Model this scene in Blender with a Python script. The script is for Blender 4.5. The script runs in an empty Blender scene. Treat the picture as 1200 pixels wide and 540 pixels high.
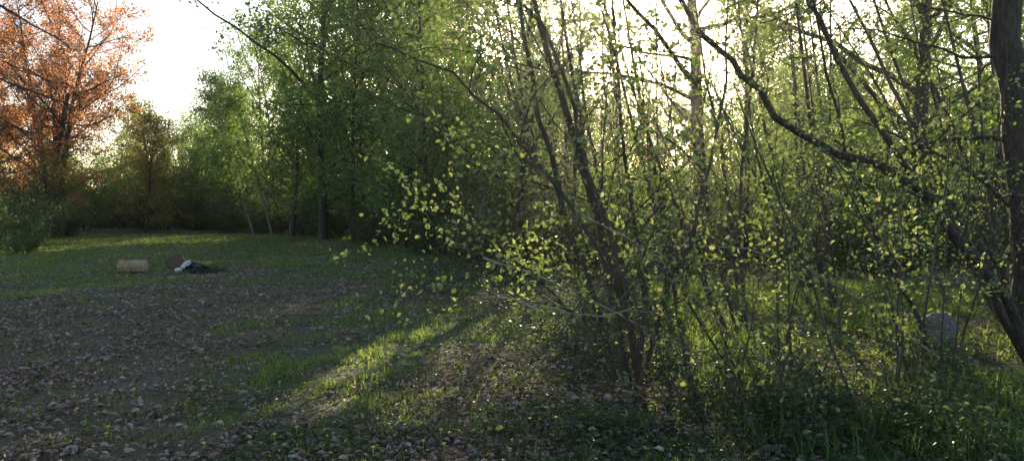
import bpy, bmesh, math, random, time
import numpy as np
from mathutils import Vector, Matrix
T0=time.time()
R=random.Random(11)
rng=np.random.default_rng(7)
SUN_EL=math.radians(15.5); SUN_AZ=math.radians(9.0)
SD=np.array([math.sin(SUN_AZ)*math.cos(SUN_EL), math.cos(SUN_AZ)*math.cos(SUN_EL), math.sin(SUN_EL)])
scene=bpy.context.scene
COL=scene.collection

# ---------------------------------------------------------------- noise
TAB=np.random.default_rng(3).random((256,256))
def vn(x,y):
    x=np.asarray(x,float); y=np.asarray(y,float)
    xi=np.floor(x).astype(int); yi=np.floor(y).astype(int)
    fx=x-xi; fy=y-yi; fx=fx*fx*(3-2*fx); fy=fy*fy*(3-2*fy)
    a=TAB[xi&255,yi&255]; b=TAB[(xi+1)&255,yi&255]; c=TAB[xi&255,(yi+1)&255]; d=TAB[(xi+1)&255,(yi+1)&255]
    return (a*(1-fx)+b*fx)*(1-fy)+(c*(1-fx)+d*fx)*fy
def fbm(x,y,o=4):
    s=0;a=.5;t=0
    for i in range(o):
        s=s+a*vn(x+17.3*i,y+9.1*i); t+=a; a*=.5; x=x*2.03; y=y*2.03
    return s/t
def sstep(e0,e1,x):
    t=np.clip((x-e0)/(e1-e0),0,1); return t*t*(3-2*t)
EY=np.array([-5,5,7,14,25,34,48,65,90]); EX=np.array([2.5,1.6,1.0,0.7,-2,-6.3,-16,-32,-50])
def xedge(y): return np.interp(y,EY,EX)
def gh(x,y):
    return 0.10*(fbm(x*.25,y*.25,3)-.5)+0.045*(fbm(x*1.3+5,y*1.3,3)-.5)
def litter(x,y):
    n=fbm(x*.45+3,y*.3+8,4)
    base=n+0.17*sstep(19,10,y)-0.20*sstep(16,22,y)*(x<xedge(y))
    base=base+0.08*sstep(-1.5,1.0,x-xedge(y))-0.22*sstep(1.6,2.6,x)*sstep(13,8,y)
    base=base-0.10*np.exp(-((x+2.2-.159*y)/0.8)**2)
    return sstep(.38,.68,base)

# ---------------------------------------------------------------- light openings in the canopy
def openness(gx,gy):
    u=gx-0.159*gy          # coordinate across the sun azimuth
    n=fbm(gx*1.1,gy*.6,3)
    o=np.zeros_like(gx)
    w=np.abs(u+1.98+ (n-.5)*1.1)
    o=np.maximum(o,sstep(1.30,.95,w)*sstep(5.0,6.0,gy)*sstep(15.5,14,gy)*sstep(.20,.28,n))
    def ell(cx,cy,rx,ry):
        cu=cx-.159*cy
        d=((u-cu)/rx)**2+((gy-cy)/ry)**2
        return sstep(1.25,.8,d+(n-.5)*1.0)
    o=np.maximum(o,ell(2.50,7.6,1.15,2.2))
    o=np.maximum(o,ell(4.6,7.9,1.2,1.2))
    o=np.maximum(o,ell(3.4,12.5,1.2,2.0))
    o=np.maximum(o,ell(-3.3,15.5,.5,1.2)*.6)
    return o
def removal(P):
    s=P[:,2]/SD[2]
    gx=P[:,0]-SD[0]*s; gy=P[:,1]-SD[1]*s
    o=openness(gx,gy)
    n=fbm(gx*.6+40,gy*.25,3)
    back=(P[:,1]>11.5)&(P[:,1]<80)
    win=sstep(-4.6,-2.8,gx-.159*gy)*sstep(9.5,7,gx-.159*gy)*sstep(5.0,3.6,gy)*sstep(-26,-16,gy)
    o=np.where(back,np.maximum(o,win*sstep(.29,.44,n)*.95),o)
    # gap in the canopy around the low sun
    w2=np.abs(gx-.159*gy-.3)
    o=np.where(P[:,1]>9,np.maximum(o,sstep(1.2,.4,w2)*sstep(-11,-8,gy)*sstep(3,1,gy)*.97),o)
    return o

# ---------------------------------------------------------------- materials
def newmat(name):
    m=bpy.data.materials.new(name); m.use_nodes=True
    nt=m.node_tree; nt.nodes.clear()
    out=nt.nodes.new('ShaderNodeOutputMaterial')
    return m,nt,out
def N(nt,t,**k):
    n=nt.nodes.new(t)
    for a,b in k.items(): setattr(n,a,b)
    return n
def ramp(nt,stops):
    r=nt.nodes.new('ShaderNodeValToRGB'); e=r.color_ramp.elements
    while len(e)<len(stops): e.new(.5)
    for i,(p,c) in enumerate(stops):
        e[i].position=p; e[i].color=(c[0],c[1],c[2],1)
    return r
def leafmat(name,refl,trans,tmix=.5,gloss=.06):
    m,nt,out=newmat(name); L=nt.links.new
    at=N(nt,'ShaderNodeAttribute'); at.attribute_name='rnd'
    k=len(refl)
    r1=ramp(nt,[(i/(k-1),c) for i,c in enumerate(refl)])
    k=len(trans)
    r2=ramp(nt,[(i/(k-1),c) for i,c in enumerate(trans)])
    L(at.outputs['Fac'],r1.inputs[0]); L(at.outputs['Fac'],r2.inputs[0])
    d=N(nt,'ShaderNodeBsdfDiffuse'); t=N(nt,'ShaderNodeBsdfTranslucent'); g=N(nt,'ShaderNodeBsdfGlossy'); g.inputs['Roughness'].default_value=.42
    g.inputs['Color'].default_value=(.8,.85,.8,1)
    L(r1.outputs[0],d.inputs[0]); L(r2.outputs[0],t.inputs[0])
    mx=N(nt,'ShaderNodeMixShader'); mx.inputs[0].default_value=tmix
    L(d.outputs[0],mx.inputs[1]); L(t.outputs[0],mx.inputs[2])
    m2=N(nt,'ShaderNodeMixShader'); m2.inputs[0].default_value=gloss
    L(mx.outputs[0],m2.inputs[1]); L(g.outputs[0],m2.inputs[2]); L(m2.outputs[0],out.inputs[0])
    return m
M_hazelleaf=leafmat('hazel_leaves',[(.045,.085,.02),(.07,.11,.03),(.12,.14,.055)],[(.20,.32,.04),(.36,.46,.08),(.60,.60,.24)],.5,.10)
M_birchleaf=leafmat('birch_leaves',[(.042,.088,.026),(.056,.11,.032),(.08,.125,.038)],[(.17,.31,.045),(.25,.39,.06),(.42,.52,.11)])
M_darkleaf=leafmat('undergrowth_leaves',[(.022,.042,.015),(.036,.062,.02),(.065,.085,.033)],[(.08,.14,.025),(.14,.21,.04),(.28,.33,.09)],.4)
M_copper=leafmat('copper_beech_leaves',[(.10,.045,.028),(.18,.08,.04),(.18,.13,.045)],[(.34,.11,.06),(.74,.30,.11),(.80,.54,.16)],.55)
M_gold=leafmat('yellow_leaves',[(.05,.07,.018),(.08,.09,.022),(.12,.09,.03)],[(.20,.27,.04),(.42,.37,.06),(.62,.36,.07)],.5)
M_grass=leafmat('grass_blades',[(.04,.085,.025),(.065,.12,.035),(.12,.15,.055)],[(.20,.36,.05),(.34,.46,.06),(.54,.50,.14)],.5,.05)
M_litter=leafmat('dead_leaves',[(.12,.075,.05),(.28,.195,.155),(.52,.41,.37)],[(.16,.1,.05),(.24,.17,.1),(.3,.22,.13)],.15,.07)

def barkmat(name,c0,c1,c2,moss=.3,scale=14,bands=False):
    m,nt,out=newmat(name); L=nt.links.new
    tc=N(nt,'ShaderNodeTexCoord')
    mp=N(nt,'ShaderNodeMapping'); mp.inputs['Scale'].default_value=(1,1,3.0 if bands else .25)
    L(tc.outputs['Object'],mp.inputs[0])
    n=N(nt,'ShaderNodeTexNoise'); n.inputs['Scale'].default_value=scale; n.inputs['Detail'].default_value=6; n.inputs['Roughness'].default_value=.65
    L(mp.outputs[0],n.inputs['Vector'])
    r=ramp(nt,[(.3,c0),(.5,c1),(.7,c2)]); L(n.outputs[0],r.inputs[0])
    n2=N(nt,'ShaderNodeTexNoise'); n2.inputs['Scale'].default_value=2.2; n2.inputs['Detail'].default_value=4
    L(tc.outputs['Object'],n2.inputs['Vector'])
    mr=N(nt,'ShaderNodeMapRange'); mr.inputs[1].default_value=.5; mr.inputs[2].default_value=.7; mr.inputs[4].default_value=moss
    L(n2.outputs[0],mr.inputs[0])
    mx=N(nt,'ShaderNodeMixRGB'); mx.inputs[2].default_value=(.045,.06,.02,1)
    L(mr.outputs[0],mx.inputs[0]); L(r.outputs[0],mx.inputs[1])
    b=N(nt,'ShaderNodeBsdfPrincipled'); b.inputs['Roughness'].default_value=.85
    L(mx.outputs[0],b.inputs['Base Color'])
    bp=N(nt,'ShaderNodeBump'); bp.inputs['Strength'].default_value=.8; bp.inputs['Distance'].default_value=.03
    L(n.outputs[0],bp.inputs['Height']); L(bp.outputs[0],b.inputs['Normal'])
    L(b.outputs[0],out.inputs[0]); return m
M_bark=barkmat('hazel_bark',(.035,.026,.02),(.08,.06,.046),(.15,.115,.09))
M_oak=barkmat('oak_bark',(.014,.011,.009),(.048,.037,.028),(.11,.088,.07),.5,30)
M_birch=barkmat('birch_bark',(.05,.04,.035),(.15,.135,.12),(.24,.22,.20),.3,5,True)

# ---------------------------------------------------------------- mesh helpers
def build(name,V,Q,mi,rnd,mats,smooth=None):
    me=bpy.data.meshes.new(name)
    nv=len(V); nq=len(Q)
    me.vertices.add(nv); me.vertices.foreach_set('co',np.ascontiguousarray(V,dtype=np.float32).ravel())
    me.loops.add(nq*4); me.loops.foreach_set('vertex_index',np.ascontiguousarray(Q,dtype=np.int32).ravel())
    me.polygons.add(nq); me.polygons.foreach_set('loop_start',np.arange(0,nq*4,4,dtype=np.int32))
    me.polygons.foreach_set('material_index',np.ascontiguousarray(mi,dtype=np.int32))
    if smooth is not None: me.polygons.foreach_set('use_smooth',np.ascontiguousarray(smooth,dtype=bool))
    a=me.attributes.new('rnd','FLOAT','FACE'); a.data.foreach_set('value',np.ascontiguousarray(rnd,dtype=np.float32))
    for m in mats: me.materials.append(m)
    me.update(calc_edges=True)
    return me
def addobj(name,me,loc=(0,0,0),rot=0,sc=1,parent=None):
    o=bpy.data.objects.new(name,me); COL.objects.link(o)
    o.location=loc; o.rotation_euler=(0,0,rot); o.scale=(sc,sc,sc)
    if parent: o.parent=parent
    return o
def norm(a): return a/np.maximum(np.linalg.norm(a,axis=-1,keepdims=True),1e-9)
def tubes(polys):
    Vs=[];Qs=[];off=0
    for pts,rad,k in polys:
        P=np.asarray(pts,float); r=np.asarray(rad,float); n=len(P)
        T=norm(np.gradient(P,axis=0))
        ref=np.array([1,0,0.]) if abs(T[0,0])<.8 else np.array([0,1,0.])
        A=norm(np.cross(T,ref)); B=np.cross(T,A)
        th=np.arange(k)*2*math.pi/k
        ring=P[:,None]+r[:,None,None]*(np.cos(th)[None,:,None]*A[:,None]+np.sin(th)[None,:,None]*B[:,None])
        Vs.append(ring.reshape(-1,3))
        i=np.arange(n-1)[:,None]*k; j=np.arange(k)[None]; j2=(j+1)%k
        q=np.stack([i+j,i+j2,i+k+j2,i+k+j],-1).reshape(-1,4)+off
        Qs.append(q); off+=n*k
    return np.concatenate(Vs),np.concatenate(Qs)
def leaves(pos,ad,nr,size,aspect=.62,detail=False,curl=.18):
    a=norm(ad); n=norm(nr-(nr*a).sum(1,keepdims=True)*a); b=np.cross(a,n)
    s=size[:,None]; w=s*aspect*.5
    if detail:
        v=np.stack([pos,pos+a*s*.30+b*w*.92+n*s*.10,pos+a*s*.68+b*w*.85+n*s*.08,pos+a*s-n*s*curl,
                    pos+a*s*.68-b*w*.85+n*s*.08,pos+a*s*.30-b*w*.92+n*s*.10],1)
        m=len(pos); base=np.arange(m)[:,None]*6
        q=np.concatenate([base+np.array([0,1,2,3]),base+np.array([0,3,4,5])],1).reshape(-1,4)
        return v.reshape(-1,3),q,2
    v=np.stack([pos,pos+a*s*.5+b*w+n*s*curl*.5,pos+a*s,pos+a*s*.5-b*w+n*s*curl*.5],1)
    m=len(pos); q=np.arange(m)[:,None]*4+np.arange(4)
    return v.reshape(-1,3),q,1

def rv(r=R): 
    return Vector((r.gauss(0,1),r.gauss(0,1),r.gauss(0,1)))
def walk(p,d,L,n,wob,trop,r):
    pts=[p.copy()]; d=d.normalized(); s=L/n
    for i in range(n):
        d=(d+rv(r)*wob+Vector((0,0,trop))).normalized()
        p=p+d*s; pts.append(p.copy())
    return pts
class Tree: pass
def grow(stems,lev,leaf,seed,sides=(7,5,3,3)):
    r=random.Random(seed); g=np.random.default_rng(seed)
    polys=[];lp=[];ld=[]
    def addpoly(pts,r0,r1,l):
        n=len(pts); rad=[max(r1+(r0-r1)*(1-i/(n-1))**.9,.0012) for i in range(n)]
        polys.append(([tuple(q) for q in pts],rad,sides[min(l,len(sides)-1)]))
        return rad
    def scatter(pts,l):
        if l<leaf['minlevel']: return
        Lb=sum((pts[i+1]-pts[i]).length for i in range(len(pts)-1))
        k=leaf['per_m']*Lb*r.uniform(.35,1.6); k=int(k)+(r.random()<k%1)
        for _ in range(k):
            t=leaf.get('t0',.15)+(1-leaf.get('t0',.15))*r.random(); x=t*(len(pts)-1); i=min(int(x),len(pts)-2); f=x-i
            q=pts[i].lerp(pts[i+1],f); dd=(pts[i+1]-pts[i]).normalized()
            lp.append(tuple(q+rv(r)*leaf['spread'])); ld.append(tuple(dd*.5+rv(r)*.6+Vector((0,0,leaf.get('droop',0)))))
    def rec(pts,r0,r1,l):
        rad=addpoly(pts,r0,r1,l); scatter(pts,l)
        if l>=len(lev): return
        c=lev[l]; n=c['n']; n=max(1,int(n*r.uniform(.75,1.25))) 
        for j in range(n):
            t=c['t0']+(c.get('t1',.98)-c['t0'])*((j+r.random())/n)
            x=t*(len(pts)-1); i=min(int(x),len(pts)-2); f=x-i
            p=pts[i].lerp(pts[i+1],f); dd=(pts[i+1]-pts[i]).normalized()
            perp=dd.cross(rv(r)).normalized()
            an=math.radians(c['ang']*r.uniform(.6,1.35))
            d=dd*math.cos(an)+perp*math.sin(an)
            shape=c.get('shape',lambda t:1-.6*t)(t)
            L=c['len']*shape*r.uniform(.5,1.35)
            rr=min((rad[i]*.65),c.get('r',.02)*max(.35,L/c['len']))
            q=walk(p,d,L,c.get('seg',6),c['wob'],c['trop'],r)
            rec(q,rr,rr*.25,l+1)
    for pts,r0,r1 in stems: rec(pts,r0,r1,0)
    t=Tree(); t.wv,t.wq=tubes(polys)
    t.lp=np.array(lp) if lp else np.zeros((0,3)); t.ld=np.array(ld) if ld else np.zeros((0,3))
    m=len(t.lp)
    t.ln=g.normal(size=(m,3))*.75+np.array([0,0,leaf.get('flat',.7)])
    t.ls=leaf['size']*g.uniform(.4,1.3,m)
    t.lr=np.clip(g.normal(.40,.28,m),0,1)
    t.detail=leaf.get('detail',False); t.aspect=leaf.get('aspect',.65); t.mats=leaf['mats']; t.shared=None
    return t
def tmesh(t,name,keep=None):
    if keep is None: keep=np.ones(len(t.lp),bool)
    lv,lq,k=leaves(t.lp[keep],t.ld[keep],t.ln[keep],t.ls[keep],t.aspect,t.detail)
    V=np.concatenate([t.wv,lv]); Q=np.concatenate([t.wq,lq+len(t.wv)])
    mi=np.r_[np.zeros(len(t.wq)),np.ones(len(lq))]; rn=np.r_[np.zeros(len(t.wq)),np.repeat(t.lr[keep],k)]
    sm=np.r_[np.ones(len(t.wq)),np.zeros(len(lq))]
    return build(name,V,Q,mi,rn,t.mats,sm)
NL=0
def place(t,name,x,y,rot=0,sc=1,carve=True):
    global NL
    z=float(gh(np.array([x]),np.array([y]))[0])-.03
    keep=None
    if carve and len(t.lp):
        c,s=math.cos(rot),math.sin(rot)
        P=t.lp*sc; W=np.stack([P[:,0]*c-P[:,1]*s+x,P[:,0]*s+P[:,1]*c+y,P[:,2]+z],1)
        o=removal(W); k=rng.random(len(W))>=o
        if (~k).mean()>.004: keep=k
    if keep is None:
        if t.shared is None: t.shared=tmesh(t,name)
        me=t.shared
    else: me=tmesh(t,name,keep); NL+=int(keep.sum())
    return addobj(name,me,(x,y,z),rot,sc)

# ---------------------------------------------------------------- ground
def axis(lo,hi,c,n):
    t=np.linspace(-1,1,n); k=5.2
    s=np.sinh(t*k)/np.sinh(k)
    return np.where(s<0,c+s*(c-lo),c+s*(hi-c))
gx=axis(-450,450,0,420); gy=axis(-300,700,8,420)
X,Y=np.meshgrid(gx,gy); Z=gh(X,Y)
V=np.stack([X,Y,Z],-1).reshape(-1,3); nx=len(gx)
i=np.arange(len(gy)-1)[:,None]*nx+np.arange(nx-1)[None]
Q=np.stack([i,i+1,i+nx+1,i+nx],-1).reshape(-1,4)
m,nt,out=newmat('lawn_soil'); L=nt.links.new
at=N(nt,'ShaderNodeAttribute'); at.attribute_name='litter'
geo=N(nt,'ShaderNodeNewGeometry')
n1=N(nt,'ShaderNodeTexNoise'); n1.inputs['Scale'].default_value=1.6; n1.inputs['Detail'].default_value=9; n1.inputs['Roughness'].default_value=.75
n2=N(nt,'ShaderNodeTexNoise'); n2.inputs['Scale'].default_value=34; n2.inputs['Detail'].default_value=5; n2.inputs['Roughness'].default_value=.7
for q in (n1,n2): L(geo.outputs['Position'],q.inputs['Vector'])
g1=ramp(nt,[(.3,(.026,.045,.015)),(.5,(.05,.08,.025)),(.7,(.08,.105,.038))]); L(n2.outputs[0],g1.inputs[0])
b1=ramp(nt,[(.3,(.05,.036,.028)),(.5,(.115,.083,.064)),(.72,(.21,.16,.135))]); L(n2.outputs[0],b1.inputs[0])
ad=N(nt,'ShaderNodeMath',operation='ADD'); L(at.outputs['Fac'],ad.inputs[0])
sb=N(nt,'ShaderNodeMapRange'); sb.inputs[1].default_value=.35; sb.inputs[2].default_value=.65; sb.inputs[3].default_value=-.5; sb.inputs[4].default_value=.4
L(n1.outputs[0],sb.inputs[0]); L(sb.outputs[0],ad.inputs[1]); ad.use_clamp=True
mx=N(nt,'ShaderNodeMixRGB'); L(ad.outputs[0],mx.inputs[0]); L(g1.outputs[0],mx.inputs[1]); L(b1.outputs[0],mx.inputs[2])
bs=N(nt,'ShaderNodeBsdfPrincipled'); bs.inputs['Roughness'].default_value=.95; L(mx.outputs[0],bs.inputs['Base Color'])
bp=N(nt,'ShaderNodeBump'); bp.inputs['Strength'].default_value=.8; bp.inputs['Distance'].default_value=.04; L(n2.outputs[0],bp.inputs['Height']); L(bp.outputs[0],bs.inputs['Normal'])
L(bs.outputs[0],out.inputs[0]); M_ground=m
me=build('ground',V,Q,np.zeros(len(Q)),np.zeros(len(Q)),[M_ground],np.ones(len(Q)))
a=me.attributes.new('litter','FLOAT','POINT'); a.data.foreach_set('value',litter(X,Y).astype(np.float32).ravel())
addobj('ground',me)

# ---------------------------------------------------------------- grass
def wedge(n,d0,d1,power=1.0):
    y=d0+(d1-d0)*rng.random(n)**power
    x=(rng.random(n)*2-1)*(y*.76+1.2)
    return x,y
def blades(name,x,y,h,wd,lean=.5,mat=M_grass,rsh=0):
    n=len(x); z=gh(x,y)-.005
    th=rng.random(n)*2*math.pi; f=np.stack([np.cos(th),np.sin(th),np.zeros(n)],1)
    th2=rng.random(n)*2*math.pi; ln=rng.random(n)*lean
    up=np.stack([np.cos(th2)*ln,np.sin(th2)*ln,np.ones(n)],1); up=norm(up)
    tip=np.stack([np.cos(th2)*ln*2.2,np.sin(th2)*ln*2.2,np.ones(n)],1); tip=norm(tip)
    p=np.stack([x,y,z],1); w=wd[:,None]*.5; hh=h[:,None]
    mid=p+up*hh*.55; tp=mid+tip*hh*.5
    v=np.stack([p-f*w,p+f*w,mid+f*w*.8,mid-f*w*.8,tp+f*w*.12,tp-f*w*.12],1).reshape(-1,3)
    b=np.arange(n)[:,None]*6
    q=np.concatenate([b+np.array([0,1,2,3]),b+np.array([3,2,4,5])],1).reshape(-1,4)
    rr=np.repeat(np.clip(rng.normal(.45+rsh,.25,n),0,1),2)
    me=build(name,v,q,np.zeros(len(q)),rr,[mat],np.zeros(len(q)))
    addobj(name,me)
x,y=wedge(430000,3.4,46,1.35)
lt=litter(x,y); tuft=fbm(x*2.6,y*2.6,4)
pk=(1-.66*lt)*(.22+1.1*sstep(.40,.60,tuft))
k=rng.random(len(x))<pk
x,y,tuft,lt=x[k],y[k],tuft[k],lt[k]
h=(.022+.033*sstep(.4,.7,tuft))*rng.uniform(.5,1.4,len(x))*(1+.5*(1-lt))*(1+.3*sstep(12,30,y))
blades('lawn_grass',x,y,h,.004+.0009*y,.8)
n=70000
x=rng.uniform(.9,9.5,n); y=rng.uniform(4.6,15,n)
dn=fbm(x*.8+9,y*.8,3)
k=(rng.random(n)<sstep(.34,.56,dn)*sstep(.4,2.0,x-.12*y))&(x<y*.78+1)
x,y=x[k],y[k]
blades('tall_grass',x,y,rng.uniform(.08,.26,len(x)),.005+.0008*y,.9)
x,y=wedge(70000,3.4,16,1.3); f=fbm(x*1.7+31,y*1.7,3); k=rng.random(len(x))<sstep(.42,.6,f)*.8; x,y=x[k],y[k]; n=len(x)
th=rng.random(n)*6.28
lv,lq,kk=leaves(np.stack([x,y,gh(x,y)+rng.uniform(.01,.04,n)],1),np.stack([np.cos(th),np.sin(th),rng.normal(.1,.2,n)],1),rng.normal(size=(n,3))*.35+np.array([0,0,1]),rng.uniform(.015,.04,n),.8,False)
addobj('lawn_weeds',build('lawn_weeds',lv,lq,np.zeros(len(lq)),np.repeat(rng.random(n),kk),[M_grass],np.zeros(len(lq))))

# ---------------------------------------------------------------- leaf litter
x,y=wedge(220000,3.4,36,1.4)
lt=litter(x,y); k=rng.random(len(x))<(.12+.60*lt)*(.25+.95*sstep(.36,.60,fbm(x*2.3,y*2.3,4)))
x,y=x[k],y[k]; n=len(x)
p=np.stack([x,y,gh(x,y)+rng.uniform(.008,.055,n)],1)
th=rng.random(n)*2*math.pi
ad_=np.stack([np.cos(th),np.sin(th),rng.normal(0,.28,n)],1); nr=rng.normal(size=(n,3))*.5+np.array([0,0,1])
lv,lq,kk=leaves(p,ad_,nr,(.018+.05*rng.random(n)**1.8)*(1+.03*y),.5,True,.3)
me=build('leaf_litter',lv,lq,np.zeros(len(lq)),np.repeat(np.clip(rng.normal(.45,.36,n),0,1),kk),[M_litter],np.zeros(len(lq)))
addobj('leaf_litter',me)
polys=[]
for _ in range(520):
    yy=R.uniform(4,16); xx=R.uniform(-.7,.75)*yy
    if xx<xedge(yy)-1.5 and R.random()<.6: continue
    d=Vector((R.gauss(0,1),R.gauss(0,1),0)); p0=Vector((xx,yy,float(gh(xx,yy))+.02))
    pts=walk(p0,d,R.uniform(.1,.8),4,.15,.0,R)
    for q in pts: q.z=float(gh(q.x,q.y))+.02+R.random()*.02
    polys.append(([tuple(q) for q in pts],[R.uniform(.002,.007)]*5,4))
v,q=tubes(polys); me=build('fallen_twigs',v,q,np.zeros(len(q)),np.zeros(len(q)),[M_bark],np.ones(len(q))); addobj('fallen_twigs',me)

# ---------------------------------------------------------------- low broadleaf plants
def herbs(name,cx,cy,rx,ry,n,hmax,size,mat=M_darkleaf,seed=1,thresh=.45,det=True):
    g=np.random.default_rng(seed)
    x=g.normal(cx,rx,n); y=g.normal(cy,ry,n)
    f=fbm(x*1.4+seed,y*1.4,3); k=f>thresh; x,y,f=x[k],y[k],f[k]; n=len(x)
    z=gh(x,y)+hmax*g.random(n)**1.2*sstep(thresh,thresh+.25,f)+.01
    th=g.random(n)*2*math.pi
    a_=np.stack([np.cos(th),np.sin(th),g.normal(.1,.35,n)],1); nr=g.normal(size=(n,3))*.45+np.array([0,0,1])
    lv,lq,kk=leaves(np.stack([x,y,z],1),a_,nr,size*g.uniform(.5,1.3,n),.75,det,.12)
    m=min(n,1500); idx=g.choice(n,m,replace=False); polys=[]
    for i_ in idx:
        z0=float(gh(x[i_],y[i_])); dx,dy=g.normal(0,.05,2)
        polys.append(([(x[i_]+dx,y[i_]+dy,z0-.02),(x[i_]+dx*.4,y[i_]+dy*.4,z0+(z[i_]-z0)*.6),(x[i_],y[i_],z[i_])],[.003,.0025,.0015],3))
    wv,wq=tubes(polys)
    V=np.concatenate([lv,wv]); Q=np.concatenate([lq,wq+len(lv)])
    me=build(name,V,Q,np.zeros(len(Q)),np.r_[np.repeat(np.clip(g.normal(.5,.28,n),0,1),kk),np.full(len(wq),.3)],[mat],np.zeros(len(Q)))
    addobj(name,me)
herbs('ground_ivy',1.3,5.8,.9,.8,9000,.28,.045,seed=2,thresh=.40)
herbs('bramble_patch',2.6,5.4,.8,.7,5000,.42,.05,seed=3,thresh=.42)
herbs('ground_ivy',-.6,5.3,1.3,.9,4500,.10,.04,seed=4,thresh=.5)
herbs('bramble_patch',4.2,6.6,1.1,.9,5000,.40,.05,seed=5,thresh=.45)
herbs('ground_ivy',1.2,8.6,.9,1.4,6000,.3,.05,seed=6,thresh=.45)
herbs('bramble_patch',4.6,11.5,2.5,1.8,9000,.5,.07,seed=7,thresh=.45,det=False)
herbs('ground_ivy',-.6,16,1.2,2.6,7000,.4,.08,seed=8,thresh=.42,det=False)

# ---------------------------------------------------------------- tree species
def stempts(h,lean=(0,0),n=12,wob=.03,seed=0,base=(0,0,0)):
    r=random.Random(seed); p=Vector(base); d=Vector((lean[0],lean[1],1))
    return walk(p,d,h,n,wob,.02,r)
birches=[]
for s in range(4):
    h=[11.5,14,10,13][s]
    birches.append(grow([(stempts(h,(R.uniform(-.18,.12),R.uniform(-.08,.08)),14,.05,s+50),.10,.012)],
      [dict(n=58,t0=.06,ang=60,len=3.1,wob=.13,trop=.02,seg=7,r=.024,shape=lambda t:1.15-.75*t**1.8),
       dict(n=8,t0=.25,ang=48,len=1.05,wob=.16,trop=-.07,seg=4,r=.008)],
      dict(minlevel=1,per_m=28,spread=.17,size=.14,aspect=.75,mats=[M_oak if s%2 else M_birch,M_birchleaf],droop=-.35,flat=.2),100+s))
sallows=[]
for s in range(3):
    st=[]
    for j in range(6):
        a_=R.random()*6.28; sp0=R.uniform(.15,.5)
        st.append((stempts(R.uniform(5,8.5),(math.cos(a_)*sp0-.1,math.sin(a_)*sp0),11,.08,s*10+j+700,(math.cos(a_)*.2,math.sin(a_)*.2,-.05)),R.uniform(.03,.06),.006))
    sallows.append(grow(st,[dict(n=17,t0=.06,ang=58,len=2.1,wob=.15,trop=-.01,seg=6,r=.013),
       dict(n=7,t0=.15,ang=50,len=.85,wob=.17,trop=-.04,seg=4,r=.005)],
      dict(minlevel=1,per_m=28,spread=.13,size=.125,aspect=.72,mats=[M_bark,M_birchleaf],droop=-.2,flat=.4),720+s))
hazels=[]
for s in range(4):
    st=[]
    for j in range([4,4,5,4][s]):
        a_=R.random()*6.28; st.append((stempts(R.uniform(5.5,9),(math.cos(a_)*.25-.16,math.sin(a_)*.25),11,.06,s*10+j+200,(math.cos(a_)*.15,math.sin(a_)*.15,-.05)),R.uniform(.025,.05),.005))
    hazels.append(grow(st,[dict(n=14,t0=.12,ang=52,len=1.9,wob=.14,trop=.02,seg=6,r=.012),
       dict(n=7,t0=.15,ang=45,len=.75,wob=.16,trop=.0,seg=4,r=.005)],
      dict(minlevel=1,per_m=19,spread=.06,size=.08,aspect=.78,mats=[M_bark,M_hazelleaf],droop=-.15,flat=.8),300+s))
oaks=[]
for s in range(2):
    oaks.append(grow([(stempts(14,(R.uniform(-.05,.05),0),14,.03,s+70),.22,.03)],
      [dict(n=26,t0=.12,ang=60,len=4.6,wob=.13,trop=.04,seg=8,r=.055,shape=lambda t:.6+.8*math.sin(min(1,t)*math.pi*.9)),
       dict(n=9,t0=.25,ang=48,len=1.8,wob=.14,trop=.02,seg=5,r=.018),
       dict(n=4,t0=.25,ang=45,len=.8,wob=.14,trop=.0,seg=3,r=.007)],
      dict(minlevel=2,per_m=18,spread=.15,size=.165,aspect=.75,mats=[M_oak,M_birchleaf],flat=.5),400+s))
shrubs=[]
for s in range(3):
    st=[]
    for j in range(16):
        a_=R.random()*6.28; l=R.uniform(.2,.9)
        st.append((stempts(R.uniform(1.2,2.6),(math.cos(a_)*l,math.sin(a_)*l),7,.08,s*20+j+500,(math.cos(a_)*.3,math.sin(a_)*.3,-.05)),.012,.003))
    shrubs.append(grow(st,[dict(n=9,t0=.05,ang=50,len=.7,wob=.16,trop=-.02,seg=4,r=.005)],
      dict(minlevel=0,per_m=38,spread=.12,size=.11,aspect=.7,mats=[M_bark,M_darkleaf],flat=.6),600+s))
print('species',[len(b.lp) for b in birches+sallows+hazels+oaks+shrubs],time.time()-T0)

pts=[]
def tryadd(x,y,dm):
    if all((x-a)**2+(y-b)**2>dm*dm for a,b in pts): pts.append((x,y)); return True
    return False
for (t,nm,x,y,s) in [(oaks[0],'oak_tree',-9.8,38,1.12),(birches[1],'birch_tree',-12.6,42,1.1),(oaks[1],'oak_tree',-13.2,47.5,1.12),
                     (birches[3],'birch_tree',-7.6,35,1.15),(birches[1],'birch_tree',-17.0,53,1.05),(oaks[0],'oak_tree',-20.5,60,1.0),
                     (birches[3],'birch_tree',-10.8,45,1.25),(oaks[1],'oak_tree',-6.0,39,1.15),(birches[0],'birch_tree',-22.5,57,1.0),(birches[1],'birch_tree',-4.4,30,.9),
                     (birches[3],'birch_tree',-3.0,25.5,.85),(oaks[1],'oak_tree',4.6,17.5,.85),(oaks[0],'oak_tree',9.2,16.8,.9),(birches[1],'birch_tree',3.4,22,.85),(birches[3],'birch_tree',6.6,20.5,.9),(oaks[1],'oak_tree',13.2,20,.9)]:
    pts.append((x,y)); place(t,nm,x,y,R.random()*6.28,s)
n0=len(pts)
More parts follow.
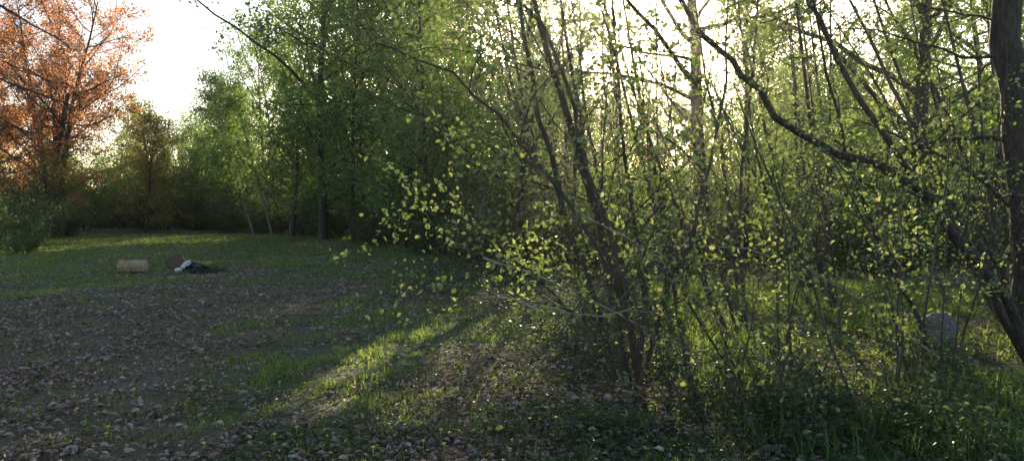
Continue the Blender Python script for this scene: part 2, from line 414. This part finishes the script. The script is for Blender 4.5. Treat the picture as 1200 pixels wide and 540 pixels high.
for k in range(4000):            # front edge
    y=R.uniform(19,66); x=float(xedge(y))+abs(R.gauss(0,1))*1.2+.8
    if tryadd(x,y,2.4):
        u=R.random(); q=1.12 if y<50 else .95
        if u<.42: place(R.choice(birches),'birch_tree',x,y,R.random()*6.28,R.uniform(.8,1.1)*q)
        elif u<.85: place(R.choice(sallows),'sallow_tree',x,y,R.random()*6.28,R.uniform(.9,1.2)*q)
        else: place(R.choice(hazels),'hazel_tree',x,y,R.uniform(-.8,.8),R.uniform(.9,1.2)*q)
    if len(pts)>=n0+24: break
n0=len(pts)
for k in range(6000):
    y=R.uniform(16,62); x=R.uniform(float(xedge(y))+2.5,y*.76+3)
    u_=x-.159*y
    if -3.5<u_<6 and y<52 and R.random()<.5: continue
    if -3.3<u_<-.6 and y<45: continue
    if tryadd(x,y,3.8):
        u=R.random(); q=1.15 if u_<-3 else 1
        if y<24: place(R.choice(hazels),'hazel_tree',x,y,R.uniform(-.8,.8),R.uniform(.85,1.15))
        elif u<.4: place(R.choice(birches),'birch_tree',x,y,R.random()*6.28,R.uniform(.9,1.15)*q)
        elif u<.65: place(R.choice(oaks),'oak_tree',x,y,R.random()*6.28,R.uniform(.8,1.0)*q)
        elif u<.82: place(R.choice(sallows),'sallow_tree',x,y,R.random()*6.28,R.uniform(1,1.3)*q)
        else: place(R.choice(hazels),'hazel_tree',x,y,R.uniform(-.8,.8),R.uniform(1,1.3))
    if len(pts)>n0+44: break
print('wood trees',len(pts),time.time()-T0)

cnt=0; sp_=[]
for k in range(3000):
    if R.random()<.45: y=R.uniform(17,68); x=float(xedge(y))+R.gauss(.8,.6)
    else: y=R.uniform(17,60); x=R.uniform(float(xedge(y))+1,y*.76+3)
    if all((x-a)**2+(y-b)**2>3.0 for a,b in sp_):
        sp_.append((x,y)); cnt+=1
        place(R.choice(shrubs),'undergrowth_shrub',x,y,R.random()*6.28,R.uniform(.6,1.35),carve=y<30)
    if cnt>165: break

par=bpy.data.objects.new('distant_trees',None); COL.objects.link(par)
for k in range(100):
    x=-85+k*1.75+R.gauss(0,1); y=69+R.uniform(0,16)+max(0,(-x-30))*-.1
    t=R.choice(birches+oaks+sallows); s=R.uniform(.8,1.1)
    if t in sallows: s*=1.4
    if -85<x<-34: s*=.85
    if t.shared is None: t.shared=tmesh(t,'woodland_tree')
    addobj('crown_%d'%k,t.shared,(x,y,0),R.random()*6.28,s,par)
for k in range(130):
    x=-95+k*1.4+R.gauss(0,.5); y=62+R.uniform(0,7)
    t=R.choice(shrubs)
    if t.shared is None: t.shared=tmesh(t,'thicket')
    addobj('thicket_%d'%k,t.shared,(x,y,-.3),R.random()*6.28,R.uniform(1.8,3.2),par)

for (bx,by,lx,s) in [(-15.9,45.0,-.28,900),(-14.6,44.5,-.2,901),(-13.6,44.8,.02,902)]:
    t=grow([(stempts(10,(lx,.0),14,.03,s),.09,.012)],
      [dict(n=44,t0=.30,ang=55,len=2.4,wob=.12,trop=.0,seg=6,r=.02),dict(n=8,t0=.2,ang=48,len=.9,wob=.14,trop=-.12,seg=4,r=.007)],
      dict(minlevel=1,per_m=26,spread=.17,size=.13,aspect=.7,mats=[M_birch,M_birchleaf],droop=-.6,flat=.1),s)
    place(t,'birch_tree',bx,by,0,1)

# ---------------------------------------------------------------- copper beech and neighbours at the left
beech=grow([(stempts(9,(.03,0),9,.05,77),.26,.10),
            (stempts(15,(-.18,.1),12,.05,78,(0,.1,.5)),.20,.03),(stempts(14,(.22,-.1),12,.05,79,(.1,0,.8)),.18,.03),(stempts(16,(.04,.2),12,.05,80,(.05,0,1)),.18,.03)],
   [dict(n=22,t0=.24,ang=55,len=4.6,wob=.15,trop=.03,seg=8,r=.045,shape=lambda t:.8+.5*math.sin(min(1,t+.1)*math.pi*.85)),
    dict(n=10,t0=.12,ang=50,len=1.9,wob=.17,trop=.0,seg=5,r=.013),
    dict(n=5,t0=.2,ang=45,len=.8,wob=.16,trop=-.02,seg=3,r=.004)],
   dict(minlevel=2,per_m=19,spread=.13,size=.14,aspect=.7,mats=[M_oak,M_copper],flat=.4),78)
print('beech',len(beech.lp))
place(beech,'copper_beech_tree',-29.0,46,0,1,False)
place(beech,'copper_beech_tree',-38,53,2.4,1,False)
gold=grow([(stempts(8.5,(.05,0),12,.03,79),.14,.02)],
   [dict(n=40,t0=.05,ang=64,len=3.8,wob=.14,trop=.0,seg=7,r=.03),dict(n=9,t0=.15,ang=50,len=1.3,wob=.16,trop=-.05,seg=4,r=.01)],
   dict(minlevel=1,per_m=30,spread=.18,size=.14,aspect=.7,mats=[M_oak,M_gold],flat=.4),80)
for (x,y,ro,s) in [(-25.0,50,0,.95),(-31,43,2,.8),(-27.5,56,4,1.15),(-38,50,1,1.0),(-26.5,43.5,3,.6)]: place(gold,'maple_tree',x,y,ro,s,False)
place(sallows[1],'sallow_tree',-35,45,1,.8,False); place(birches[2],'birch_tree',-24.5,60,1,.95,False); place(sallows[0],'sallow_tree',-31.5,54,2,.9,False)
bare=grow([(stempts(12,(.04,0),12,.03,81),.22,.04)],
   [dict(n=30,t0=.12,ang=70,len=4.8,wob=.15,trop=-.035,seg=9,r=.035),dict(n=10,t0=.12,ang=52,len=1.7,wob=.18,trop=-.04,seg=6,r=.011),dict(n=5,t0=.2,ang=45,len=.7,wob=.17,trop=0,seg=4,r=.004)],
   dict(minlevel=2,per_m=4,spread=.04,size=.07,aspect=.7,mats=[M_oak,M_gold],flat=.4),82)
place(bare,'oak_tree',-22.0,29,2.2,1,False)
def stem_through(P,r0,r1,sub=3,seed=0,wob=.02):
    r=random.Random(seed); P=[Vector(p) for p in P]; out=[]
    for i in range(len(P)-1):
        p0=P[max(i-1,0)];p1=P[i];p2=P[i+1];p3=P[min(i+2,len(P)-1)]
        for j in range(sub):
            t=j/sub
            q=.5*((2*p1)+(p2-p0)*t+(2*p0-5*p1+4*p2-p3)*t*t+(3*p1-p0-3*p2+p3)*t**3)
            out.append(q+rv(r)*wob)
    out.append(P[-1]); return (out,r0,r1)
# tree standing just left of the clearing whose long limbs droop over the lawn
tw=[dict(n=13,t0=.25,ang=48,len=1.15,wob=.18,trop=-.03,seg=6,r=.009),dict(n=6,t0=.15,ang=46,len=.45,wob=.18,trop=0,seg=4,r=.004)]
S=[stem_through([(-12.9,13.2,2.6),(-11.3,12.9,4.6),(-9.6,12.5,5.3),(-8.3,12.3,4.9),(-7.3,12.2,4.3)],.05,.007,3,71,.05),
   stem_through([(-12.9,13.2,2.2),(-11.2,12.9,3.6),(-9.7,12.6,4.1),(-8.3,12.3,3.7),(-7.1,12.1,3.1)],.045,.006,3,72,.05),
   stem_through([(-12.9,13.2,1.6),(-11.2,13.3,2.7),(-9.9,13.1,3.0),(-8.8,12.9,2.6),(-8.1,12.8,2.1)],.035,.006,3,73,.05),
   stem_through([(-12.9,13.2,3.5),(-11.4,13.5,5.6),(-10.0,13.6,6.3),(-8.9,13.6,6.1),(-7.9,13.5,5.6)],.045,.006,3,74,.05),
   stem_through([(-13,13.2,-.1),(-12.9,13.2,2.5),(-12.8,13.3,6),(-12.6,13.2,10)],.20,.05,3,75,.05)]
t=grow(S,tw,dict(minlevel=1,per_m=5,spread=.03,size=.05,aspect=.7,mats=[M_oak,M_gold],detail=True,flat=.6),751,sides=(8,5,4,3))
place(t,'oak_tree',0,0,0,1,False)
for (x,y,s,ro) in [(-17.6,26.2,.5,0),(-19.7,27.6,.8,1),(-21.5,29,1.1,2),(-25,38,1.2,1),(-29,42,1.6,3),(-33,44,1.7,5),(-22.5,33,1.0,2),(-24,56,1.3,4),(-28,57,1.5,2),(-26,42,1.0,0),(-36,50,2,1),(-41,52,2.2,2)]:
    place(shrubs[int(ro)%3],'garden_shrub',x,y,ro,s,False)

# ---------------------------------------------------------------- near hazel coppice, leaning to the left
hz=dict(minlevel=1,per_m=20,spread=.04,size=.05,aspect=.72,mats=[M_bark,M_hazelleaf],detail=True,flat=.8,t0=.1,droop=-.1)
L1=dict(n=15,t0=.14,ang=54,len=1.35,wob=.14,trop=.0,seg=7,r=.008,shape=lambda t:1.15-.4*t)
L2=dict(n=7,t0=.15,ang=44,len=.5,wob=.16,trop=.0,seg=4,r=.0032)
S=[]
S.append(stem_through([(1.08,6.7,-.05),(.93,6.7,.9),(.70,6.6,1.8),(.42,6.5,2.7),(.10,6.4,3.7),(-.15,6.3,4.8)],.048,.014,3,1))
S.append(stem_through([(.98,6.8,-.05),(.80,6.9,.8),(.45,6.9,1.9),(.20,6.95,2.9),(.0,7.0,4.2),(-.1,7.0,5.4)],.038,.010,3,2))
S.append(stem_through([(1.2,6.8,-.05),(1.0,7.0,.9),(.78,7.2,1.9),(.62,7.3,3.0),(.35,7.4,4.4)],.034,.010,3,3))
S.append(stem_through([(1.18,6.6,-.05),(1.02,6.4,.7),(.62,6.2,1.5),(.1,6.1,2.2),(-.5,6.0,2.75),(-1.1,5.9,3.0)],.024,.006,3,4))
S.append(stem_through([(1.25,6.9,-.05),(1.25,7.0,1.1),(1.1,7.1,2.2),(1.0,7.2,3.4),(.8,7.3,4.6)],.028,.008,3,5))
S.append(stem_through([(1.0,6.6,-.05),(.7,6.5,.55),(.2,6.4,1.05),(-.35,6.4,1.4),(-.9,6.3,1.55)],.016,.004,3,6))
S.append(stem_through([(1.1,6.5,-.05),(1.3,6.3,.8),(1.6,6.2,1.7),(1.75,6.1,2.7),(1.8,6.1,3.6)],.022,.006,3,7))
S.append(stem_through([(1.15,6.7,-.05),(1.0,6.5,.9),(.65,6.4,2.1),(.25,6.3,3.2),(-.5,6.2,3.9),(-1.3,6.2,4.2)],.026,.006,3,8))
hmain=grow(S,[L1,L2],hz,901,sides=(8,5,4,3))
print('main hazel',len(hmain.lp))
place(hmain,'hazel_tree',0,0,0,1)
hz2=dict(hz); hz2['size']=.047; hz2['per_m']=18
def clump(bx,by,n,h,lean,seed,r0=.03,spread=.2,lf=hz2,l1=L1,l2=L2,nm='hazel_tree'):
    r=random.Random(seed); st=[]
    for j in range(n):
        a_=r.random()*6.28
        st.append((stempts(h*r.uniform(.7,1.15),(lean+math.cos(a_)*spread,math.sin(a_)*spread),12,.05,seed*31+j,(bx+math.cos(a_)*.12,by+math.sin(a_)*.12,-.04)),r0*r.uniform(.5,1.1),.004))
    t=grow(st,[l1,l2],lf,seed); return place(t,nm,0,0,0,1)
L1b=dict(L1,n=19,len=1.6)
clump(2.9,9.2,4,6,-.22,21,.035)
clump(1.9,11.0,4,7,-.08,22,.035,l1=L1b)
clump(4.6,10.6,4,7,-.25,23,.04,l1=L1b)
clump(2.9,12.8,5,8,-.1,24,.04,l1=L1b)
clump(6.8,9.8,5,7,-.3,25,.045,l1=L1b)
clump(5.6,13.2,5,8,-.15,26,.045,l1=L1b)
clump(8.6,12.5,5,8,-.2,27,.045,l1=L1b)
sl1=dict(n=10,t0=.12,ang=50,len=.75,wob=.16,trop=.02,seg=5,r=.004); sl2=dict(n=5,t0=.2,ang=42,len=.3,wob=.15,trop=.0,seg=3,r=.002)
sl=dict(hz); sl['size']=.038; sl['per_m']=15
clump(1.95,5.1,4,2.1,-.12,31,.012,.3,sl,sl1,sl2,'hazel_sapling')
clump(2.75,5.4,4,2.5,-.1,32,.012,.3,sl,sl1,sl2,'hazel_sapling')
clump(1.5,5.6,3,1.5,-.05,33,.010,.35,sl,sl1,sl2,'hazel_sapling')
clump(3.6,6.2,4,2.8,-.2,34,.014,.25,sl,sl1,sl2,'hazel_sapling')
clump(2.2,6.4,4,2.2,-.2,35,.012,.3,sl,sl1,sl2,'hazel_sapling')

# ---------------------------------------------------------------- big trunk and long limb at the right edge
S=[stem_through([(6.25,8.6,-.1),(6.15,8.6,.6),(6.02,8.6,2),(5.82,8.6,3.6),(5.65,8.6,5.5),(5.5,8.7,8),(5.4,8.8,11)],.22,.09,3,41,.03),]
ok_=grow(S,[dict(n=20,t0=.1,ang=70,len=2.8,wob=.14,trop=-.02,seg=8,r=.03),dict(n=9,t0=.2,ang=48,len=1.0,wob=.15,trop=0,seg=5,r=.009),dict(n=4,t0=.2,ang=44,len=.4,wob=.14,trop=0,seg=3,r=.003)],
   dict(minlevel=2,per_m=14,spread=.03,size=.05,aspect=.7,mats=[M_oak,M_hazelleaf],detail=True,flat=.8),411,sides=(14,7,4,3))
place(ok_,'oak_tree',0,0,0,1)
S=[stem_through([(5.35,7.4,-.1),(4.95,7.3,.75),(4.49,7.1,1.18),(3.84,7.0,1.93),(3.30,6.9,2.10),(2.62,6.8,2.38),(2.1,6.7,2.85),(1.7,6.6,3.3),(1.1,6.5,4.1),(.8,6.4,5)],.055,.015,3,42,.03),
   stem_through([(5.4,7.5,-.1),(5.0,7.7,.9),(4.3,7.9,2.1),(3.6,8.1,3.3),(3.0,8.2,4.6),(2.6,8.3,6)],.05,.012,3,43,.03),
   stem_through([(4.6,7.9,-.1),(4.35,7.9,.6),(3.9,7.9,1.5),(3.5,7.9,2.6),(3.2,7.9,4)],.032,.01,3,44,.03)]
t=grow(S,[dict(n=18,t0=.15,ang=62,len=1.6,wob=.16,trop=.0,seg=7,r=.012),dict(n=8,t0=.15,ang=45,len=.6,wob=.17,trop=0,seg=4,r=.004)],
   dict(hz2,mats=[M_oak,M_hazelleaf],per_m=14),421,sides=(9,5,4,3))
place(t,'leaning_willow_tree',0,0,0,1)

S=[stem_through([(-.1,5.9,.95),(.35,6.0,.83),(.75,6.1,.78),(1.3,6.3,.80)],.010,.005,3,61,.015),
   stem_through([(-.25,6.1,1.25),(.3,6.2,1.05),(.9,6.35,.75),(1.5,6.5,.45),(1.9,6.5,.0)],.011,.005,3,62,.015),
   stem_through([(2.6,6.0,.1),(1.9,6.1,.55),(1.2,6.2,1.25),(.5,6.3,1.7)],.009,.004,3,63,.015),
   stem_through([(3.9,6.6,.3),(3.0,6.6,.95),(2.1,6.6,1.3),(1.2,6.7,1.35)],.011,.004,3,65,.02)]
M_dead=barkmat('dead_wood',(.14,.12,.10),(.30,.26,.22),(.42,.37,.32),.1)
t=grow(S,[dict(n=9,t0=.1,ang=50,len=.7,wob=.14,trop=0,seg=5,r=.004),dict(n=4,t0=.1,ang=50,len=.3,wob=.14,trop=0,seg=3,r=.002)],dict(minlevel=9,per_m=0,spread=0,size=.05,mats=[M_dead,M_darkleaf]),64)
place(t,'dead_branches',0,0,0,1)

# ---------------------------------------------------------------- cut logs
def woodmat(name,c):
    m,nt,out=newmat(name); L=nt.links.new
    tc=N(nt,'ShaderNodeTexCoord'); w=N(nt,'ShaderNodeTexWave',wave_type='RINGS'); w.rings_direction='X'; w.inputs['Scale'].default_value=14; w.inputs['Distortion'].default_value=2.5
    L(tc.outputs['Object'],w.inputs['Vector']); r=ramp(nt,[(0,tuple(v*.6 for v in c)),(1,c)]); L(w.outputs[0],r.inputs[0])
    b=N(nt,'ShaderNodeBsdfPrincipled'); b.inputs['Roughness'].default_value=.8; L(r.outputs[0],b.inputs['Base Color']); L(b.outputs[0],out.inputs[0]); return m
M_cut=woodmat('cut_wood',(.48,.36,.21))
M_logbark=barkmat('log_bark',(.2,.14,.08),(.36,.27,.16),(.48,.37,.24),.1,9)
M_logdark=barkmat('log_bark_dark',(.04,.028,.02),(.09,.06,.04),(.16,.11,.075),.3,12)
def log(name,loc,length,rad,rot,tilt=0,bark=M_logbark,seed=0,cut=M_cut):
    g=random.Random(seed); k=28; xs=[0,.012,.05,.2,.4,.6,.8,.95,.988,1]; verts=[];F=[];mi=[]
    ph=[g.random()*6.28 for _ in range(4)]
    for x_ in xs:
        e=.93 if x_ in (0,1) else 1
        for j in range(k):
            th=j*6.2832/k
            rr=rad*e*(1+.05*math.sin(2*th+ph[0])+.035*math.sin(5*th+ph[1]+x_*2)+.02*math.sin(9*th+ph[2]))*(1.05-.1*x_)+g.gauss(0,.0025)
            verts.append(((x_-.5)*length,math.cos(th)*rr,math.sin(th)*rr))
    for a_ in range(len(xs)-1):
        for j in range(k):
            F.append((a_*k+j,a_*k+(j+1)%k,(a_+1)*k+(j+1)%k,(a_+1)*k+j)); mi.append(0)
    for end in (0,len(xs)-1):
        sgn=-1 if end==0 else 1; b0=len(verts)
        for j in range(k):
            v_=verts[end*k+j]; verts.append((v_[0]-sgn*.004,v_[1]*.5,v_[2]*.5))
        c=len(verts); verts.append((sgn*(.5*length-.006),0,0))
        for j in range(k):
            F.append((end*k+j,end*k+(j+1)%k,b0+(j+1)%k,b0+j)); mi.append(1)
            F.append((b0+j,b0+(j+1)%k,c)); mi.append(1)
    me=bpy.data.meshes.new(name); me.from_pydata(verts,[],F); me.materials.append(bark); me.materials.append(cut)
    me.polygons.foreach_set('material_index',mi); me.update()
    o=bpy.data.objects.new(name,me); COL.objects.link(o); o.location=loc; o.rotation_euler=(0,tilt,rot); return o
def G(x,y): return float(gh(np.array([x]),np.array([y]))[0])
M_cutdark=woodmat('weathered_cut_wood',(.22,.15,.10))
log('cut_log',(-9.45,18.2,G(-9.45,18.2)+.16),.66,.165,math.radians(12),0,M_logbark,1)
log('cut_log',(-8.95,19.4,G(-8.95,19.4)+.20),.30,.22,math.radians(-62),.15,M_logdark,2,M_cutdark)
def plain(name,c,rough=.45):
    m,nt,out=newmat(name); L=nt.links.new
    n=N(nt,'ShaderNodeTexNoise'); n.inputs['Scale'].default_value=9; n.inputs['Detail'].default_value=4
    r=ramp(nt,[(.3,tuple(v*.65 for v in c)),(.7,c)]); L(n.outputs[0],r.inputs[0])
    b=N(nt,'ShaderNodeBsdfPrincipled'); b.inputs['Roughness'].default_value=rough; L(r.outputs[0],b.inputs['Base Color'])
    L(b.outputs[0],out.inputs[0]); return m
M_blk=plain('black_plastic',(.015,.015,.017),.35); M_wht=plain('white_plastic',(.8,.8,.8),.4)
def crumple(name,loc,sx,sy,sz,seed,mat,parent):
    bm=bmesh.new(); bmesh.ops.create_icosphere(bm,subdivisions=4,radius=1)
    for v in bm.verts:
        c=v.co; d=1+.35*(vn(c.x*2+seed*5+50,c.y*2+c.z*3+50)-.5)+.28*(vn(c.x*5+c.z*4+seed+60,c.y*5+60)-.5)
        v.co=Vector((c.x*sx*d,c.y*sy*d,max(c.z*sz*d,-sz*.55)))
    me=bpy.data.meshes.new(name); bm.to_mesh(me); bm.free(); me.materials.append(mat)
    o=bpy.data.objects.new(name,me); COL.objects.link(o); o.location=loc; o.parent=parent; return o
sk=bpy.data.objects.new('plastic_sack',None); COL.objects.link(sk); sk.location=(-8.15,18.4,G(-8.15,18.4))
crumple('sack_body',(.08,.05,.10),.36,.2,.17,1,M_blk,sk); w=crumple('white_flap',(-.02,-.08,.20),.15,.09,.08,2,M_wht,sk); w.rotation_euler=(0,-.6,.2)
w=crumple('white_corner',(-.20,-.14,.07),.09,.07,.05,3,M_wht,sk)
herbs('weed_tuft',-7.6,18.5,.18,.2,350,.18,.06,seed=15,thresh=.0,det=False)
M_stone=plain('stone',(.19,.19,.20),.9)
def stone(loc,s,seed):
    bm=bmesh.new(); bmesh.ops.create_icosphere(bm,subdivisions=4,radius=1)
    for v in bm.verts:
        c=v.co.copy(); d=1+.5*(vn(c.x*1.6+seed*5+50,c.y*1.6+c.z*2+50)-.5)+.15*(vn(c.x*6+c.z*5+seed+60,c.y*6+60)-.5)
        q=[math.copysign(abs(u)**.75,u) for u in c]; v.co=Vector((q[0]*s[0]*d,q[1]*s[1]*d,q[2]*s[2]*d))
    me=bpy.data.meshes.new('stone'); bm.to_mesh(me); bm.free(); me.materials.append(M_stone)
    o=bpy.data.objects.new('stone',me); COL.objects.link(o); o.location=loc; o.rotation_euler=(.1,.2,seed)
stone((5.05,8.6,.14),(.24,.18,.22),1); stone((-25.8,40,.25),(.5,.4,.38),3)
M_yel=plain('dandelion_yellow',(.75,.55,.03),.7)
V=[];Qd=[]
for k in range(40):
    yy=4.4+R.random()**1.5*12; xx=R.uniform(-.7,.3)*yy
    if k<6: xx,yy=[(-.6,4.9),(-.45,4.8),(-2.9,5.2),(-.5,5.1),(-.9,4.7),(-2.8,5.0)][k]
    z=G(xx,yy)+R.uniform(.04,.07)
    b=len(V); c=8
    for ri,(rr,dz) in enumerate([(.004,-.06),(.003,.0),(.015,.004),(.011,.011),(.002,.014)]):
        for j in range(c): V.append((xx+math.cos(j*.785)*rr,yy+math.sin(j*.785)*rr,z+dz))
    for a_ in range(4):
        for j in range(c): Qd.append((b+a_*c+j,b+a_*c+(j+1)%c,b+(a_+1)*c+(j+1)%c,b+(a_+1)*c+j))
me=build('dandelion_flowers',np.array(V),np.array(Qd),np.zeros(len(Qd)),np.zeros(len(Qd)),[M_yel],np.zeros(len(Qd))); addobj('dandelion_flowers',me)

# ---------------------------------------------------------------- thin scatter volume added for the veiling glow around the low sun
m,nt,out=newmat('glow_haze'); vs=N(nt,'ShaderNodeVolumeScatter'); vs.inputs['Density'].default_value=.0006; vs.inputs['Anisotropy'].default_value=.88; vs.inputs['Color'].default_value=(1,.94,.84,1)
nt.links.new(vs.outputs[0],out.inputs['Volume'])
bm=bmesh.new(); bmesh.ops.create_cube(bm,size=1); me=bpy.data.meshes.new('glow_haze'); bm.to_mesh(me); bm.free(); me.materials.append(m)
o=addobj('glow_haze',me,(0,42,9.5)); o.scale=(160,105,20)

# ---------------------------------------------------------------- sky, sun, camera
w=bpy.data.worlds.new('World'); scene.world=w; w.use_nodes=True; nt=w.node_tree
bg=nt.nodes['Background']; sky=nt.nodes.new('ShaderNodeTexSky'); sky.sky_type='NISHITA'; sky.sun_disc=False
sky.sun_elevation=SUN_EL; sky.sun_rotation=SUN_AZ; sky.dust_density=1.5; sky.air_density=1; sky.ozone_density=1
nt.links.new(sky.outputs[0],bg.inputs[0]); bg.inputs[1].default_value=.26
sl_=bpy.data.lights.new('sun','SUN'); sl_.energy=13; sl_.angle=math.radians(.5); sl_.color=(1,.84,.60)
so=bpy.data.objects.new('sun',sl_); COL.objects.link(so); so.rotation_euler=Vector(tuple(SD)).to_track_quat('Z','Y').to_euler()
cam=bpy.data.cameras.new('camera'); co=bpy.data.objects.new('camera',cam); COL.objects.link(co)
co.location=(0,0,1.6); co.rotation_euler=(math.radians(90-1.67),0,0); cam.lens=25.7; cam.sensor_width=36; cam.clip_end=2000
scene.camera=co
scene.view_settings.view_transform='Standard'; scene.view_settings.look='None'; scene.view_settings.exposure=0
print('unique leaves',NL,'done',time.time()-T0)
